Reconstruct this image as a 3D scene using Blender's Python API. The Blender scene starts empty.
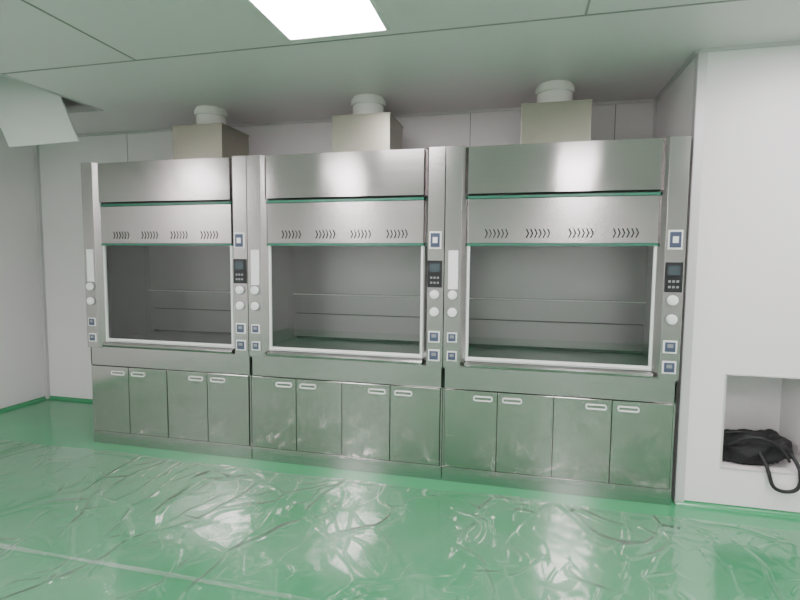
import bpy, bmesh, random
from math import *
from mathutils import Vector, Matrix, noise
random.seed(4)
COL=bpy.context.scene.collection
# ------------------------------------------------------------ materials
def newmat(name):
    m=bpy.data.materials.new(name); m.use_nodes=True
    nt=m.node_tree; return m,nt,nt.nodes['Principled BSDF']
def simple(name,col,rough=.5,metal=0,bump=0,scale=40,spec=.5):
    m,nt,b=newmat(name)
    b.inputs['Base Color'].default_value=(*col,1); b.inputs['Roughness'].default_value=rough
    b.inputs['Metallic'].default_value=metal; b.inputs['Specular IOR Level'].default_value=spec
    tc=nt.nodes.new('ShaderNodeTexCoord'); n=nt.nodes.new('ShaderNodeTexNoise'); n.inputs['Scale'].default_value=scale
    nt.links.new(tc.outputs['Object'],n.inputs['Vector'])
    mr=nt.nodes.new('ShaderNodeMapRange'); mr.inputs['To Min'].default_value=max(rough-.04,0); mr.inputs['To Max'].default_value=min(rough+.04,1)
    nt.links.new(n.outputs['Fac'],mr.inputs['Value']); nt.links.new(mr.outputs[0],b.inputs['Roughness'])
    if bump:
        bp=nt.nodes.new('ShaderNodeBump'); bp.inputs['Strength'].default_value=bump; bp.inputs['Distance'].default_value=.002
        nt.links.new(n.outputs['Fac'],bp.inputs['Height']); nt.links.new(bp.outputs[0],b.inputs['Normal'])
    return m
def steel(name,col,rough,aniso=.6,streak=(1.2,1.2,260),bump=.04,var=.07):
    m,nt,b=newmat(name)
    b.inputs['Metallic'].default_value=1
    b.inputs['Anisotropic'].default_value=aniso
    tg=nt.nodes.new('ShaderNodeCombineXYZ'); tg.inputs[0].default_value=.03; tg.inputs[1].default_value=.02; tg.inputs[2].default_value=1
    nt.links.new(tg.outputs[0],b.inputs['Tangent'])
    tc=nt.nodes.new('ShaderNodeTexCoord'); mp=nt.nodes.new('ShaderNodeMapping'); mp.inputs['Scale'].default_value=streak
    n=nt.nodes.new('ShaderNodeTexNoise'); n.inputs['Scale'].default_value=1; n.inputs['Detail'].default_value=3
    nt.links.new(tc.outputs['Object'],mp.inputs[0]); nt.links.new(mp.outputs[0],n.inputs['Vector'])
    n2=nt.nodes.new('ShaderNodeTexNoise'); n2.inputs['Scale'].default_value=1.3; n2.inputs['Detail'].default_value=0
    nt.links.new(tc.outputs['Object'],n2.inputs['Vector'])
    mr=nt.nodes.new('ShaderNodeMapRange'); mr.inputs['To Min'].default_value=rough-.03; mr.inputs['To Max'].default_value=rough+.04
    nt.links.new(n.outputs['Fac'],mr.inputs['Value']); nt.links.new(mr.outputs[0],b.inputs['Roughness'])
    mx=nt.nodes.new('ShaderNodeMix'); mx.data_type='RGBA'
    mx.inputs[6].default_value=(*[c*(1-var) for c in col],1); mx.inputs[7].default_value=(*[min(1,c*(1+var)) for c in col],1)
    nt.links.new(n.outputs['Fac'],mx.inputs[0]); nt.links.new(mx.outputs[2],b.inputs['Base Color'])
    bp=nt.nodes.new('ShaderNodeBump'); bp.inputs['Strength'].default_value=bump; bp.inputs['Distance'].default_value=.02
    nt.links.new(n2.outputs['Fac'],bp.inputs['Height']); nt.links.new(bp.outputs[0],b.inputs['Normal'])
    return m
M={}
M['steel']=steel('brushed_stainless',(.46,.44,.435),.19,.7,bump=.09)
M['canopy']=steel('canopy_stainless',(.43,.41,.405),.14,.85,bump=.05)
M['door']=steel('door_stainless',(.45,.44,.42),.12,.4,bump=.09)
M['liner']=steel('liner_stainless',(.34,.335,.335),.38,.2)
M['duct']=steel('duct_sheet',(.34,.33,.275),.33,.2)
M['alu']=simple('white_aluminium',(.80,.82,.80),.35,.2)
M['dark']=simple('dark_gap',(.02,.02,.02),.6)
M['green']=simple('green_glass_edge',(.03,.16,.105),.25)
M['black']=simple('black_plastic',(.012,.012,.014),.3)
M['lcd']=simple('lcd',(.05,.07,.08),.15)
M['btn']=simple('buttons',(.25,.26,.27),.4)
M['white']=simple('white_plastic',(.80,.80,.79),.4)
M['knob']=simple('knob_grey',(.85,.85,.85),.35)
M['blue']=simple('switch_blue',(.06,.075,.13),.3)
M['plate']=simple('label_plate',(.82,.82,.83),.4)
M['wall']=simple('wall_panel',(.82,.785,.795),.38,0,.02,3)
M['ceil']=simple('ceiling_panel',(.76,.70,.72),.35,0,.02,3)
M['seam']=simple('seam',(.30,.29,.29),.5)
M['trim']=simple('trim_alu',(.64,.62,.63),.4,.3)
M['pvc']=simple('duct_collar',(.76,.74,.71),.45)
M['fabric']=simple('bag_fabric',(.008,.008,.009),.75,0,.6,220)
M['strap']=simple('bag_strap',(.012,.012,.013),.6,0,.5,400)
# light
m,nt,b=newmat('lamp_diffuser'); b.inputs['Emission Color'].default_value=(1,.91,.955,1); b.inputs['Emission Strength'].default_value=29; M['lamp']=m
# floor
m,nt,b=newmat('green_epoxy'); M['floor']=m
tc=nt.nodes.new('ShaderNodeTexCoord'); n=nt.nodes.new('ShaderNodeTexNoise'); n.inputs['Scale'].default_value=1.2; n.inputs['Detail'].default_value=5
nt.links.new(tc.outputs['Object'],n.inputs['Vector'])
mx=nt.nodes.new('ShaderNodeMix'); mx.data_type='RGBA'; mx.inputs[6].default_value=(.04,.27,.11,1); mx.inputs[7].default_value=(.06,.34,.15,1)
nt.links.new(n.outputs['Fac'],mx.inputs[0]); nt.links.new(mx.outputs[2],b.inputs['Base Color'])
b.inputs['Roughness'].default_value=.16
bp=nt.nodes.new('ShaderNodeBump'); bp.inputs['Strength'].default_value=.15; bp.inputs['Distance'].default_value=.01
nt.links.new(n.outputs['Fac'],bp.inputs['Height']); nt.links.new(bp.outputs[0],b.inputs['Normal'])
def schlick(nt,f0,normal=None):
    lw=nt.nodes.new('ShaderNodeLayerWeight'); lw.inputs[0].default_value=.5
    if normal: nt.links.new(normal,lw.inputs['Normal'])
    p=nt.nodes.new('ShaderNodeMath'); p.operation='POWER'; p.inputs[1].default_value=5; nt.links.new(lw.outputs['Facing'],p.inputs[0])
    q=nt.nodes.new('ShaderNodeMath'); q.operation='MULTIPLY_ADD'; q.inputs[1].default_value=1-f0; q.inputs[2].default_value=f0; nt.links.new(p.outputs[0],q.inputs[0])
    return q.outputs[0]
def film(name,haze,ridge):
    m=bpy.data.materials.new(name); m.use_nodes=True; nt=m.node_tree; nt.nodes.clear()
    N=nt.nodes.new; Lk=nt.links.new
    def math(op,a,b=None,c=None):
        s=N('ShaderNodeMath'); s.operation=op
        for i,v in enumerate((a,b,c)):
            if v is None: continue
            if isinstance(v,(int,float)): s.inputs[i].default_value=v
            else: Lk(v,s.inputs[i])
        return s.outputs[0]
    out=N('ShaderNodeOutputMaterial'); tr=N('ShaderNodeBsdfTransparent'); gl=N('ShaderNodeBsdfGlossy'); df=N('ShaderNodeBsdfDiffuse')
    tr.inputs[0].default_value=(.96,.98,.97,1); gl.inputs['Roughness'].default_value=.07; df.inputs[0].default_value=(.80,.88,.82,1)
    tc=N('ShaderNodeTexCoord')
    wn=N('ShaderNodeTexNoise'); wn.inputs['Scale'].default_value=1.1; wn.inputs['Detail'].default_value=2
    Lk(tc.outputs['Object'],wn.inputs['Vector'])
    mixv=N('ShaderNodeMix'); mixv.data_type='RGBA'; mixv.blend_type='ADD'; mixv.inputs[0].default_value=.55
    Lk(tc.outputs['Object'],mixv.inputs[6]); Lk(wn.outputs['Color'],mixv.inputs[7])
    tot=None
    for sc,rot,wd,amp in ((1.5,.5,.030,1.0),(3.0,-.6,.045,.65),(6.0,1.2,.07,.36)):
        mp=N('ShaderNodeMapping'); mp.inputs['Rotation'].default_value=(0,0,rot); mp.inputs['Scale'].default_value=(1,.55,1); mp.inputs['Location'].default_value=(rot*3,rot,0)
        Lk(mixv.outputs[2],mp.inputs[0])
        vo=N('ShaderNodeTexVoronoi'); vo.feature='DISTANCE_TO_EDGE'; vo.inputs['Scale'].default_value=sc; Lk(mp.outputs[0],vo.inputs['Vector'])
        mr=N('ShaderNodeMapRange'); mr.interpolation_type='SMOOTHSTEP'; mr.inputs['From Max'].default_value=wd*1.2; mr.inputs['To Min'].default_value=1; mr.inputs['To Max'].default_value=0; Lk(vo.outputs['Distance'],mr.inputs['Value'])
        mk=N('ShaderNodeTexNoise'); mk.inputs['Scale'].default_value=1.9*sc**.5; mk.inputs['Detail'].default_value=1; Lk(mp.outputs[0],mk.inputs['Vector'])
        mm=N('ShaderNodeMapRange'); mm.inputs['From Min'].default_value=.42; mm.inputs['From Max'].default_value=.62; Lk(mk.outputs['Fac'],mm.inputs['Value'])
        h=math('MULTIPLY',math('MULTIPLY',mr.outputs[0],mm.outputs[0]),amp)
        tot=h if tot is None else math('ADD',tot,h)
    un=N('ShaderNodeTexNoise'); un.inputs['Scale'].default_value=4; un.inputs['Detail'].default_value=1.5; Lk(tc.outputs['Object'],un.inputs['Vector'])
    tot=math('ADD',tot,math('MULTIPLY',un.outputs['Fac'],.55))
    bp=N('ShaderNodeBump'); bp.inputs['Strength'].default_value=ridge; bp.inputs['Distance'].default_value=.017
    Lk(tot,bp.inputs['Height'])
    Lk(bp.outputs[0],gl.inputs['Normal'])
    hz=N('ShaderNodeTexNoise'); hz.inputs['Scale'].default_value=1.6; hz.inputs['Detail'].default_value=3; Lk(tc.outputs['Object'],hz.inputs['Vector'])
    hm=N('ShaderNodeMapRange'); hm.inputs['From Min'].default_value=.35; hm.inputs['From Max'].default_value=.7; hm.inputs['To Min'].default_value=haze*.3; hm.inputs['To Max'].default_value=haze*2.2; Lk(hz.outputs['Fac'],hm.inputs['Value'])
    m1=N('ShaderNodeMixShader'); Lk(hm.outputs[0],m1.inputs[0]); Lk(tr.outputs[0],m1.inputs[1]); Lk(df.outputs[0],m1.inputs[2])
    m2=N('ShaderNodeMixShader'); Lk(schlick(nt,.10,bp.outputs[0]),m2.inputs[0]); Lk(m1.outputs[0],m2.inputs[1]); Lk(gl.outputs[0],m2.inputs[2])
    Lk(m2.outputs[0],out.inputs[0]); return m
M['film']=film('plastic_film',.05,1.0)
M['fold']=film('plastic_fold',.13,.7)
def glassmat(name,tint):
    m=bpy.data.materials.new(name); m.use_nodes=True; nt=m.node_tree; nt.nodes.clear()
    out=nt.nodes.new('ShaderNodeOutputMaterial'); tr=nt.nodes.new('ShaderNodeBsdfTransparent'); gl=nt.nodes.new('ShaderNodeBsdfGlossy')
    tr.inputs[0].default_value=(*tint,1); gl.inputs['Roughness'].default_value=.02
    mx=nt.nodes.new('ShaderNodeMixShader'); nt.links.new(schlick(nt,.10),mx.inputs[0]); nt.links.new(tr.outputs[0],mx.inputs[1]); nt.links.new(gl.outputs[0],mx.inputs[2]); nt.links.new(mx.outputs[0],out.inputs[0])
    return m
M['glass']=glassmat('sash_glass',(.76,.77,.765))
M['glass_dark']=glassmat('sash_glass_tinted',(.52,.54,.53))
# ------------------------------------------------------------ mesh helpers
def obj(name,bm,mat,parent=None,loc=(0,0,0),smooth=False):
    me=bpy.data.meshes.new(name); bmesh.ops.recalc_face_normals(bm,faces=bm.faces); bm.to_mesh(me); bm.free()
    o=bpy.data.objects.new(name,me); COL.objects.link(o)
    for k in (mat if isinstance(mat,(list,tuple)) else [mat]): me.materials.append(M[k])
    o.location=loc
    if smooth:
        for p in me.polygons: p.use_smooth=True
    if parent: o.parent=parent
    return o
def abox(bm,x0,x1,y0,y1,z0,z1,bev=0,mi=0):
    r=bmesh.ops.create_cube(bm,size=1,matrix=Matrix.Translation(((x0+x1)/2,(y0+y1)/2,(z0+z1)/2))@Matrix.Diagonal((x1-x0,y1-y0,z1-z0,1)))
    fs={f for v in r['verts'] for f in v.link_faces}
    if bev:
        es=list({e for v in r['verts'] for e in v.link_edges})
        rr=bmesh.ops.bevel(bm,geom=es,offset=bev,segments=2,affect='EDGES',profile=.5)
        fs=set(rr['faces'])|{f for f in fs if f.is_valid}
    for f in fs:
        if f.is_valid: f.material_index=mi
def boxes(name,L,mat,parent=None,bev=0):
    bm=bmesh.new()
    for b in L: abox(bm,*b[:6],bev=bev,mi=(b[6] if len(b)>6 else 0))
    return obj(name,bm,mat,parent)
def prism(bm,pts,z0,z1,mi=0):
    a=[bm.verts.new((x,y,z0)) for x,y in pts]; b=[bm.verts.new((x,y,z1)) for x,y in pts]
    n=len(pts); fs=[bm.faces.new(a[::-1]),bm.faces.new(b)]
    for i in range(n): fs.append(bm.faces.new((a[i],a[(i+1)%n],b[(i+1)%n],b[i])))
    for f in fs: f.material_index=mi
def cyl(bm,c,r,h,axis='Z',seg=32,r2=None,mi=0):
    R=Matrix.Rotation(pi/2,4,'X') if axis=='Y' else Matrix.Identity(4)
    rr=bmesh.ops.create_cone(bm,cap_ends=True,segments=seg,radius1=r,radius2=r if r2 is None else r2,depth=h,matrix=Matrix.Translation(c)@R)
    for f in {f for v in rr['verts'] for f in v.link_faces}: f.material_index=mi
def curve(name,pts,r,mat,parent=None,cyclic=False,kind='POLY',flat=None):
    cu=bpy.data.curves.new(name,'CURVE'); cu.dimensions='3D'; cu.bevel_depth=r; cu.bevel_resolution=3
    s=cu.splines.new(kind)
    s.points.add(len(pts)-1)
    for p,q in zip(s.points,pts): p.co=(*q,1)
    if kind=='NURBS': s.order_u=4; s.use_endpoint_u=True; s.resolution_u=16
    s.use_cyclic_u=cyclic
    o=bpy.data.objects.new(name,cu); COL.objects.link(o); cu.materials.append(M[mat])
    if parent:o.parent=parent
    return o
def empty(name,loc):
    e=bpy.data.objects.new(name,None); COL.objects.link(e); e.location=loc; return e
# ------------------------------------------------------------ room
XL,XR,YB,YW,ZC=-1.61,8.0,1.0,.045,2.865
XN=4.535; YF=-7.0
boxes('floor',[(XL-.1,XR+.1,YF-.1,YB+.1,-.1,0)],'floor')
hx0,hx1,hy0,hy1=-.82,-.11,-.62,.31
boxes('ceiling',[(XL-.1,hx0,YF-.1,YB+.1,ZC,ZC+.05),(hx1,XR+.1,YF-.1,YB+.1,ZC,ZC+.05),(hx0,hx1,YF-.1,hy0,ZC,ZC+.05),(hx0,hx1,hy1,YB+.1,ZC,ZC+.05),
   (hx0-.3,hx1+.3,hy0-.3,hy1+.3,ZC+.6,ZC+.65),(hx0-.3,hx0-.25,hy0-.3,hy1+.3,ZC+.05,ZC+.6),(hx1+.25,hx1+.3,hy0-.3,hy1+.3,ZC+.05,ZC+.6),
   (hx0-.25,hx1+.25,hy0-.3,hy0-.25,ZC+.05,ZC+.6),(hx0-.25,hx1+.25,hy1+.25,hy1+.3,ZC+.05,ZC+.6)],'ceil')
boxes('wall_left',[(XL-.1,XL,YF-.1,YB+.1,0,ZC)],'wall')
boxes('wall_back',[(XL,XN+.1,YB,YB+.1,0,ZC)],'wall')
boxes('wall_right',[(XR,XR+.1,YF-.1,YB+.1,0,ZC)],'wall')
boxes('wall_front',[(XL,XR,YF-.1,YF,0,ZC)],'wall')
rx0,rx1,rz0,rz1,rd=4.79,5.30,.272,.868,.45
t=.06
boxes('wall_niche',[(XN,XN+t,YW,YB,0,ZC),
  (XN+t,rx0,YW,YW+t,0,ZC),(rx1,XR,YW,YW+t,0,ZC),(rx0,rx1,YW,YW+t,0,rz0),(rx0,rx1,YW,YW+t,rz1,ZC)],'wall')
boxes('pass_through_recess',[
  (rx0-.02,rx0,YW+t,YW+rd,rz0-.02,rz1+.02),(rx1,rx1+.02,YW+t,YW+rd,rz0-.02,rz1+.02),(rx0,rx1,YW+t,YW+rd,rz0-.02,rz0),(rx0,rx1,YW+t,YW+rd,rz1,rz1+.02),(rx0-.02,rx1+.02,YW+rd,YW+rd+.02,rz0-.02,rz1+.02)],'wall')
f=.010
boxes('trim_1',[(rx0-f,rx0,YW-.004,YW,rz0-f,rz1+f),(rx1,rx1+f,YW-.004,YW,rz0-f,rz1+f),(rx0,rx1,YW-.004,YW,rz0-f,rz0),(rx0,rx1,YW-.004,YW,rz1,rz1+f)],'trim')
bm=bmesh.new(); prism(bm,[(XN-.004,YW+.05),(XN-.004,YW),(XN,YW-.004),(XN+.05,YW-.004),(XN+.05,YW),(XN,YW),(XN,YW+.05)],0.0,ZC); obj('trim_2',bm,'trim')
boxes('trim_3',[(XL,XN,YB-.02,YB,ZC-.02,ZC),(XN-.02,XN,YW,YB-.02,ZC-.02,ZC),(XN,XR,YW-.02,YW,ZC-.02,ZC),(XL,XL+.02,YF,YB-.02,ZC-.02,ZC)],'trim')
boxes('trim_4',[(XL,XL+.035,YB-.035,YB,0,ZC-.02),(XN-.02,XN,YB-.02,YB,0,ZC-.02)],'trim')
L=[(x-.003,x+.003,YB-.002,YB,0,ZC-.02) for x in (-.45,.72,1.89,3.06,4.23)]
L+=[(x-.002,x+.002,YW-.0015,YW,0,ZC-.02) for x in (5.62,6.8)]
L+=[(XL,XL+.002,y-.003,y+.003,0,ZC-.02) for y in (-.2,-1.35,-2.5)]
boxes('trim_5',L,'seam')
L=[(XL,hx0-.02,-.556,-.544,ZC-.003,ZC),(hx1+.02,XR,-.556,-.544,ZC-.003,ZC)]
L+=[(x-.006,x+.006,YF,-.556,ZC-.003,ZC) for x in (-.38-1.0,1.02,3.81,5.21)]
boxes('trim_6',L,'seam')
boxes('trim_7',[(hx0-.02,hx0,hy0-.02,hy1+.02,ZC-.006,ZC),(hx1,hx1+.02,hy0-.02,hy1+.02,ZC-.006,ZC),(hx0,hx1,hy0-.02,hy0,ZC-.006,ZC),(hx0,hx1,hy1,hy1+.02,ZC-.006,ZC)],'trim')
def cove(bm,p,q,nrm,h=.03):
    p=Vector(p);q=Vector(q);n_=Vector(nrm)
    pts=[(0,h)]+[(.03*(1-cos(a)),.0+.03*(1-sin(a))) for a in [i*pi/2/6 for i in range(7)]]+[(0,0)]
    A=[bm.verts.new(p+n_*(a+.001)+Vector((0,0,b))) for a,b in pts]; B=[bm.verts.new(q+n_*(a+.001)+Vector((0,0,b))) for a,b in pts]
    for i in range(len(pts)-1): bm.faces.new((A[i],A[i+1],B[i+1],B[i]))
for nm,p,q,nn in (('baseboard_left',(XL,YF,0),(XL,YB,0),(1,0,0)),('baseboard_back',(XL,YB,0),(0,YB,0),(0,-1,0)),('baseboard_niche',(XN+.0,YW,0),(XR,YW,0),(0,-1,0))):
    bm=bmesh.new(); cove(bm,p,q,nn); obj(nm,bm,'floor',smooth=True)
def lamp(x,y):
    e=empty('ceiling_light_panel',(x,y,ZC))
    boxes('diffuser',[(.015,.595,-1.185,-.015,-.010,-.002)],'lamp',e)
    boxes('frame',[(0,.015,-1.2,0,-.014,0),(.595,.61,-1.2,0,-.014,0),(.015,.595,-.015,0,-.014,0),(.015,.595,-1.2,-1.185,-.014,0)],'alu',e)
for x,y in ((2.15,-.626),(5.05,-.626),(-1.5,-3.2),(.65,-3.2),(3.95,-3.2),(6.5,-3.2),(0.0,-5.4),(4.2,-5.4)): lamp(x,y)
C=Vector((-.05,.018,2.526)); D=Vector((-.60,-.117,2.473)); up=Vector((-.10,-.058,.339))*1.65
nrm=(D-C).cross(up).normalized()*.02
bm=bmesh.new(); q=[D,C,C+up,D+up]
a=[bm.verts.new(p) for p in q]; b_=[bm.verts.new(p+nrm) for p in q]
bm.faces.new(a); bm.faces.new(b_[::-1])
for i in range(4): bm.faces.new((a[i],a[(i+1)%4],b_[(i+1)%4],b_[i]))
obj('ceiling_access_panel',bm,'white')
# ------------------------------------------------------------ fume hood
def hood(x0,glass):
    e=empty('fume_hood',(x0,.008,0)); W=1.498; a=.003
    boxes('cabinet_core',[(a+.01,W-.01,.016,.8,.02,.80)],'dark',e)
    boxes('cabinet_frame',[(a,W,-.004,.03,0,.105),(a,W,0,.03,.672,.83),(a,a+.012,0,.8,.105,.83),(W-.012,W,0,.8,.105,.83),(a,a+.012,.03,.8,0,.105),(W-.012,W,.03,.8,0,.105),
        (.744,.752,.0,.03,.105,.672)],'steel',e,.0015)
    dw=(W-a-.024-.008-.012)/4; xs=[a+.014,a+.014+dw+.003,.754,.754+dw+.003]
    for i,x in enumerate(xs):
        boxes('door_%d'%(i+1),[(x+.001,x+dw-.001,-.010,.012,.110,.667)],'door',e,.002)
        hw,hh=.062,.014; cx=x+dw-.035-hw if i%2==0 else x+.035+hw; cz=.618
        pts=[]
        for k,(sx,sz) in enumerate(((1,1),(-1,1),(-1,-1),(1,-1))):
            for j in range(5):
                an=k*pi/2+j*pi/8; pts.append((cx+sx*(hw-.010)+.010*cos(an),-.018,cz+sz*(hh-.010)+.010*sin(an)))
        curve('handle_%d'%(i+1),pts,.0045,'white',e,True)
        boxes('handle_cup_%d'%(i+1),[(cx-hw,cx+hw,-.0125,-.009,cz-hh,cz+hh)],'door',e)
    bm=bmesh.new(); P=[(0,-.030),(.112,-.030),(.150,.012),(.150,.07),(0,.07)]
    prism(bm,[(x+a,y) for x,y in P],.825,2.340); prism(bm,[(W-x,y) for x,y in P][::-1],.825,2.340)
    bmesh.ops.bevel(bm,geom=[q for q in bm.edges],offset=.0015,segments=1,affect='EDGES')
    obj('posts',bm,'steel',e)
    boxes('side_panels',[(a,a+.02,.07,.85,.80,2.335),(W-.02,W,.07,.85,.80,2.335),(a,W,.07,.85,2.320,2.335),(a,W,.83,.85,0,2.320)],'steel',e)
    bm=bmesh.new(); n=32; x0_,x1_=.154,W-.150; F=[]
    for i in range(n+1):
        tt=i/n; x=x0_+(x1_-x0_)*tt; yy=-.012-.011*(1-(2*tt-1)**2)
        F.append([bm.verts.new((x,yy,z)) for z in (2.022,2.335)])
    for i in range(n): bm.faces.new((F[i][0],F[i+1][0],F[i+1][1],F[i][1]))
    obj('canopy_panel',bm,'canopy',e,smooth=True)
    boxes('canopy_body',[(x0_,x1_,-.0115,.03,2.022,2.335)],'steel',e)
    boxes('vent_panel',[(.154,W-.150,.0,.02,1.690,1.988)],'steel',e,.002)
    boxes('canopy_reveal',[(.154,W-.150,.012,.03,1.988,2.022)],'dark',e)
    boxes('glass_edge_strips',[(.154,W-.150,-.006,.012,1.990,2.007),(.154,W-.150,-.003,.018,1.673,1.688)],'green',e)
    bm=bmesh.new()
    for gx in (.345,.615,.885,1.155):
        for k in range(6):
            x=gx-.075+k*.027
            for s in (1,-1):
                q=[(x,s*.030),(x+.009,s*.030),(x+.022,0),(x+.013,0)]
                bm.faces.new([bm.verts.new((px,-.0012,1.755+pz)) for px,pz in q])
    obj('vent_slots',bm,'dark',e)
    boxes('interior_liner',[(.04,.055,.07,.70,.86,1.98),(W-.055,W-.04,.07,.70,.86,1.98),(.04,W-.04,.07,.70,1.97,1.985)],'liner',e)
    boxes('baffles',[(.055,W-.055,.66,.675,.89,1.09),(.055,W-.055,.65,.665,1.10,1.262),(.055,W-.055,.66,.675,1.274,1.97)],'liner',e,.002)
    boxes('baffle_rods',[(.055,W-.055,.640,.650,1.263,1.272)],'alu',e)
    boxes('rear_plenum',[(.055,W-.055,.70,.71,.86,1.97)],'dark',e)
    boxes('worktop',[(.04,W-.04,.04,.70,.83,.865)],'liner',e,.003)
    bm=bmesh.new()
    prof=[(-.0,.832),(-.022,.838),(-.028,.850),(-.022,.862),(-.0,.868),(.04,.868),(.04,.832)]
    A=[bm.verts.new((.152,y,z)) for y,z in prof]; B=[bm.verts.new((W-.148,y,z)) for y,z in prof]
    bm.faces.new(A); bm.faces.new(B[::-1])
    for i in range(len(prof)): bm.faces.new((A[i],A[(i+1)%7],B[(i+1)%7],B[i]))
    obj('sill',bm,'steel',e)
    boxes('sash_frame',[(.154,W-.150,.008,.030,.872,.902),(.154,.172,.008,.030,.902,1.672),(W-.168,W-.150,.008,.030,.902,1.672)],'alu',e,.002)
    boxes('sash_handle',[(.176,W-.172,-.006,.008,.884,.890)],'alu',e,.002)
    bm=bmesh.new(); bm.faces.new([bm.verts.new(p) for p in ((.172,.02,.902),(W-.168,.02,.902),(W-.168,.02,1.672),(.172,.02,1.672))]); obj('sash_glass',bm,glass,e)
    yf=-.030
    def socket(x,z,s=.040):
        boxes('socket',[(x-s,x+s,yf-.008,yf,z-s,z+s,0),(x-s*.76,x+s*.76,yf-.011,yf-.008,z-s*.76,z+s*.76,1),(x-s*.40,x+s*.40,yf-.014,yf-.011,z-s*.1,z+s*.45,2)],['white','blue','btn'],e)
    def knob(x,z):
        bm=bmesh.new(); cyl(bm,(x,yf-.004,z),.036,.008,'Y',mi=1); cyl(bm,(x,yf-.012,z),.031,.018,'Y'); cyl(bm,(x,yf-.024,z),.024,.010,'Y',r2=.021,mi=0)
        obj('service_knob',bm,['knob','btn'],e)
    xr=W-.060; xl=.064
    for z in (1.04,.91): socket(xr,z); socket(xl,z,.034)
    for z in (1.335,1.215): knob(xr,z); knob(xl,z)
    boxes('label_plate',[(xl-.034,xl+.034,yf-.003,yf,1.375,1.64)],'plate',e,.001)
    boxes('power_switch',[(xr-.042,xr+.042,yf-.008,yf,1.650,1.770,0),(xr-.032,xr+.032,yf-.012,yf-.008,1.662,1.758,1),(xr-.016,xr+.016,yf-.016,yf-.012,1.69,1.73,2)],['white','blue','plate'],e)
    L=[(xr-.050,xr+.050,yf-.012,yf,1.385,1.570,0),(xr-.034,xr+.034,yf-.0135,yf-.012,1.49,1.55,1)]
    for i in range(3):
        for j in range(2): L.append((xr-.030+i*.023,xr-.016+i*.023,yf-.0145,yf-.012,1.41+j*.035,1.424+j*.035,2))
    boxes('controller',L,['black','lcd','btn'],e)
    return e
hood(0,'glass_dark'); hood(1.5,'glass'); hood(3.0,'glass')
# ------------------------------------------------------------ exhaust ducts
for x in (.86,2.29,3.725):
    e=empty('exhaust_duct',(x,.30,2.336))
    boxes('transition_box',[(-.235,.235,0,.42,0,.345),(-.25,.25,-.012,.43,0,.012),(-.24,.24,-.004,.425,.337,.350)],'duct',e,.002)
    bm=bmesh.new(); cyl(bm,(0,.21,.35+.0895),.125,.177,seg=48); obj('collar',bm,'pvc',e)
    bm=bmesh.new(); cyl(bm,(0,.21,.366),.134,.03,seg=48); cyl(bm,(0,.21,.485),.138,.045,seg=48); obj('flange',bm,'pvc',e)
# ------------------------------------------------------------ plastic sheet on the floor
bm=bmesh.new(); nx,ny=220,150; X0,X1,Y0,Y1=-1.4,6.2,-4.6,-.16
V=[]
for j in range(ny+1):
    row=[]
    for i in range(nx+1):
        x=X0+(X1-X0)*i/nx; y=Y0+(Y1-Y0)*j/ny
        if j==ny: y+=.05*noise.noise(Vector((x*1.3,5,0)))
        h=.004*noise.noise(Vector((x*1.5,y*1.5,2)))+.004
        row.append(bm.verts.new((x,y,.003+h)))
    V.append(row)
for j in range(ny):
    for i in range(nx): bm.faces.new((V[j][i],V[j][i+1],V[j+1][i+1],V[j+1][i]))
sheet=obj('plastic_floor_sheet',bm,'film',smooth=True)
bm=bmesh.new(); pr=None
for i in range(121):
    x=X0+(X1-X0)*i/120; yc=-1.42+.02*noise.noise(Vector((x*.8,1,1))); w_=.014+.008*noise.noise(Vector((x*2,4,1)))
    cur=[bm.verts.new((x,yc-w_,.012)),bm.verts.new((x,yc,.015)),bm.verts.new((x,yc+w_,.012))]
    if pr:
        for k in (0,1): bm.faces.new((pr[k],cur[k],cur[k+1],pr[k+1]))
    pr=cur
obj('overlap_fold',bm,'fold',sheet,smooth=True)
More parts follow.
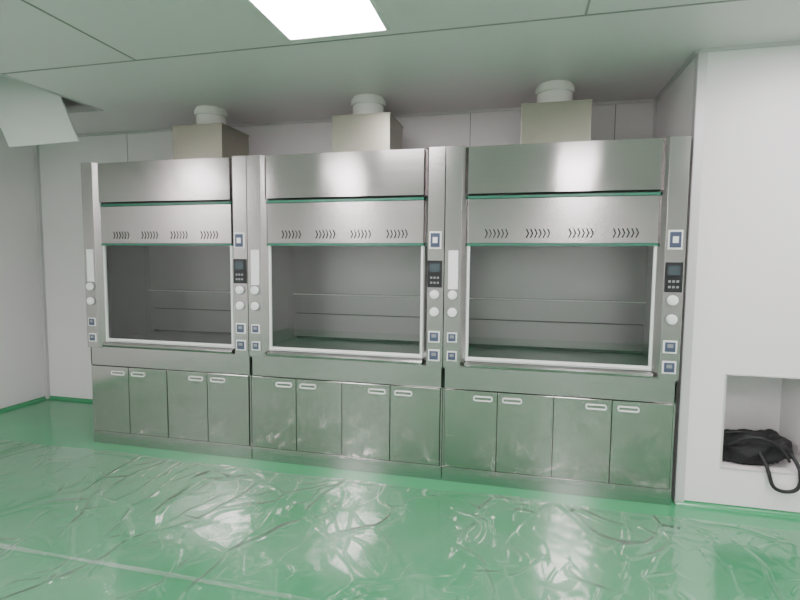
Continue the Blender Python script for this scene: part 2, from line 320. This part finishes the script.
# ------------------------------------------------------------ bag
e=empty('duffel_bag',(5.02,.24,rz0))
bm=bmesh.new(); bmesh.ops.create_icosphere(bm,subdivisions=5,radius=1)
for v in bm.verts:
    p=v.co.copy(); n_=p.normalized()
    q=Vector((copysign(abs(n_.x)**.75,n_.x)*.225,copysign(abs(n_.y)**.7,n_.y)*.14,copysign(abs(n_.z)**.7,n_.z)*.088))
    w=noise.noise(n_*2.2)*.03+abs(noise.noise(n_*5+Vector((3,1,2))))*.022
    q+=n_*w; q.z+=.085+.015*sin(q.x*9)
    q.x=max(-.225,min(.27,q.x)); q.z=max(q.z,.002)
    v.co=q
obj('body',bm,'fabric',e,smooth=True)
curve('strap_1',[(-.17,-.12,.12),(-.10,-.15,.20),(.02,-.17,.21),(.12,-.16,.14),(.16,-.16,.06)],.009,'strap',e,kind='NURBS')
curve('strap_2',[(.0,-.13,.10),(.02,-.205,.04),(.03,-.225,-.03),(.05,-.222,-.10),(.13,-.222,-.115),(.19,-.222,-.09),(.20,-.222,-.02),(.20,-.19,.05),(.18,-.12,.10)],.011,'strap',e,kind='NURBS')
curve('zip',[(-.18,-.02,.17),(-.08,-.03,.195),(.05,-.03,.195),(.17,-.02,.16)],.005,'black',e,kind='NURBS')
# ------------------------------------------------------------ camera
yaw,pitch,roll,F=.234,.0761,.0086,498.664
fw=Vector((-sin(yaw)*cos(pitch),cos(yaw)*cos(pitch),-sin(pitch))); r=Vector((cos(yaw),sin(yaw),0)); u=r.cross(fw)
r2=r*cos(roll)+u*sin(roll); u2=-r*sin(roll)+u*cos(roll)
cd=bpy.data.cameras.new('camera'); cam=bpy.data.objects.new('camera',cd); COL.objects.link(cam)
R=Matrix((r2,u2,-fw)).transposed()
cam.matrix_world=Matrix.Translation((3.5052,-3.4376,1.5581))@R.to_4x4()
cd.sensor_width=36; cd.lens=F/800*36; cd.clip_start=.05
bpy.context.scene.camera=cam
w=bpy.data.worlds.new('world'); bpy.context.scene.world=w; w.use_nodes=True
w.node_tree.nodes['Background'].inputs[0].default_value=(.5,.5,.5,1); w.node_tree.nodes['Background'].inputs[1].default_value=.2
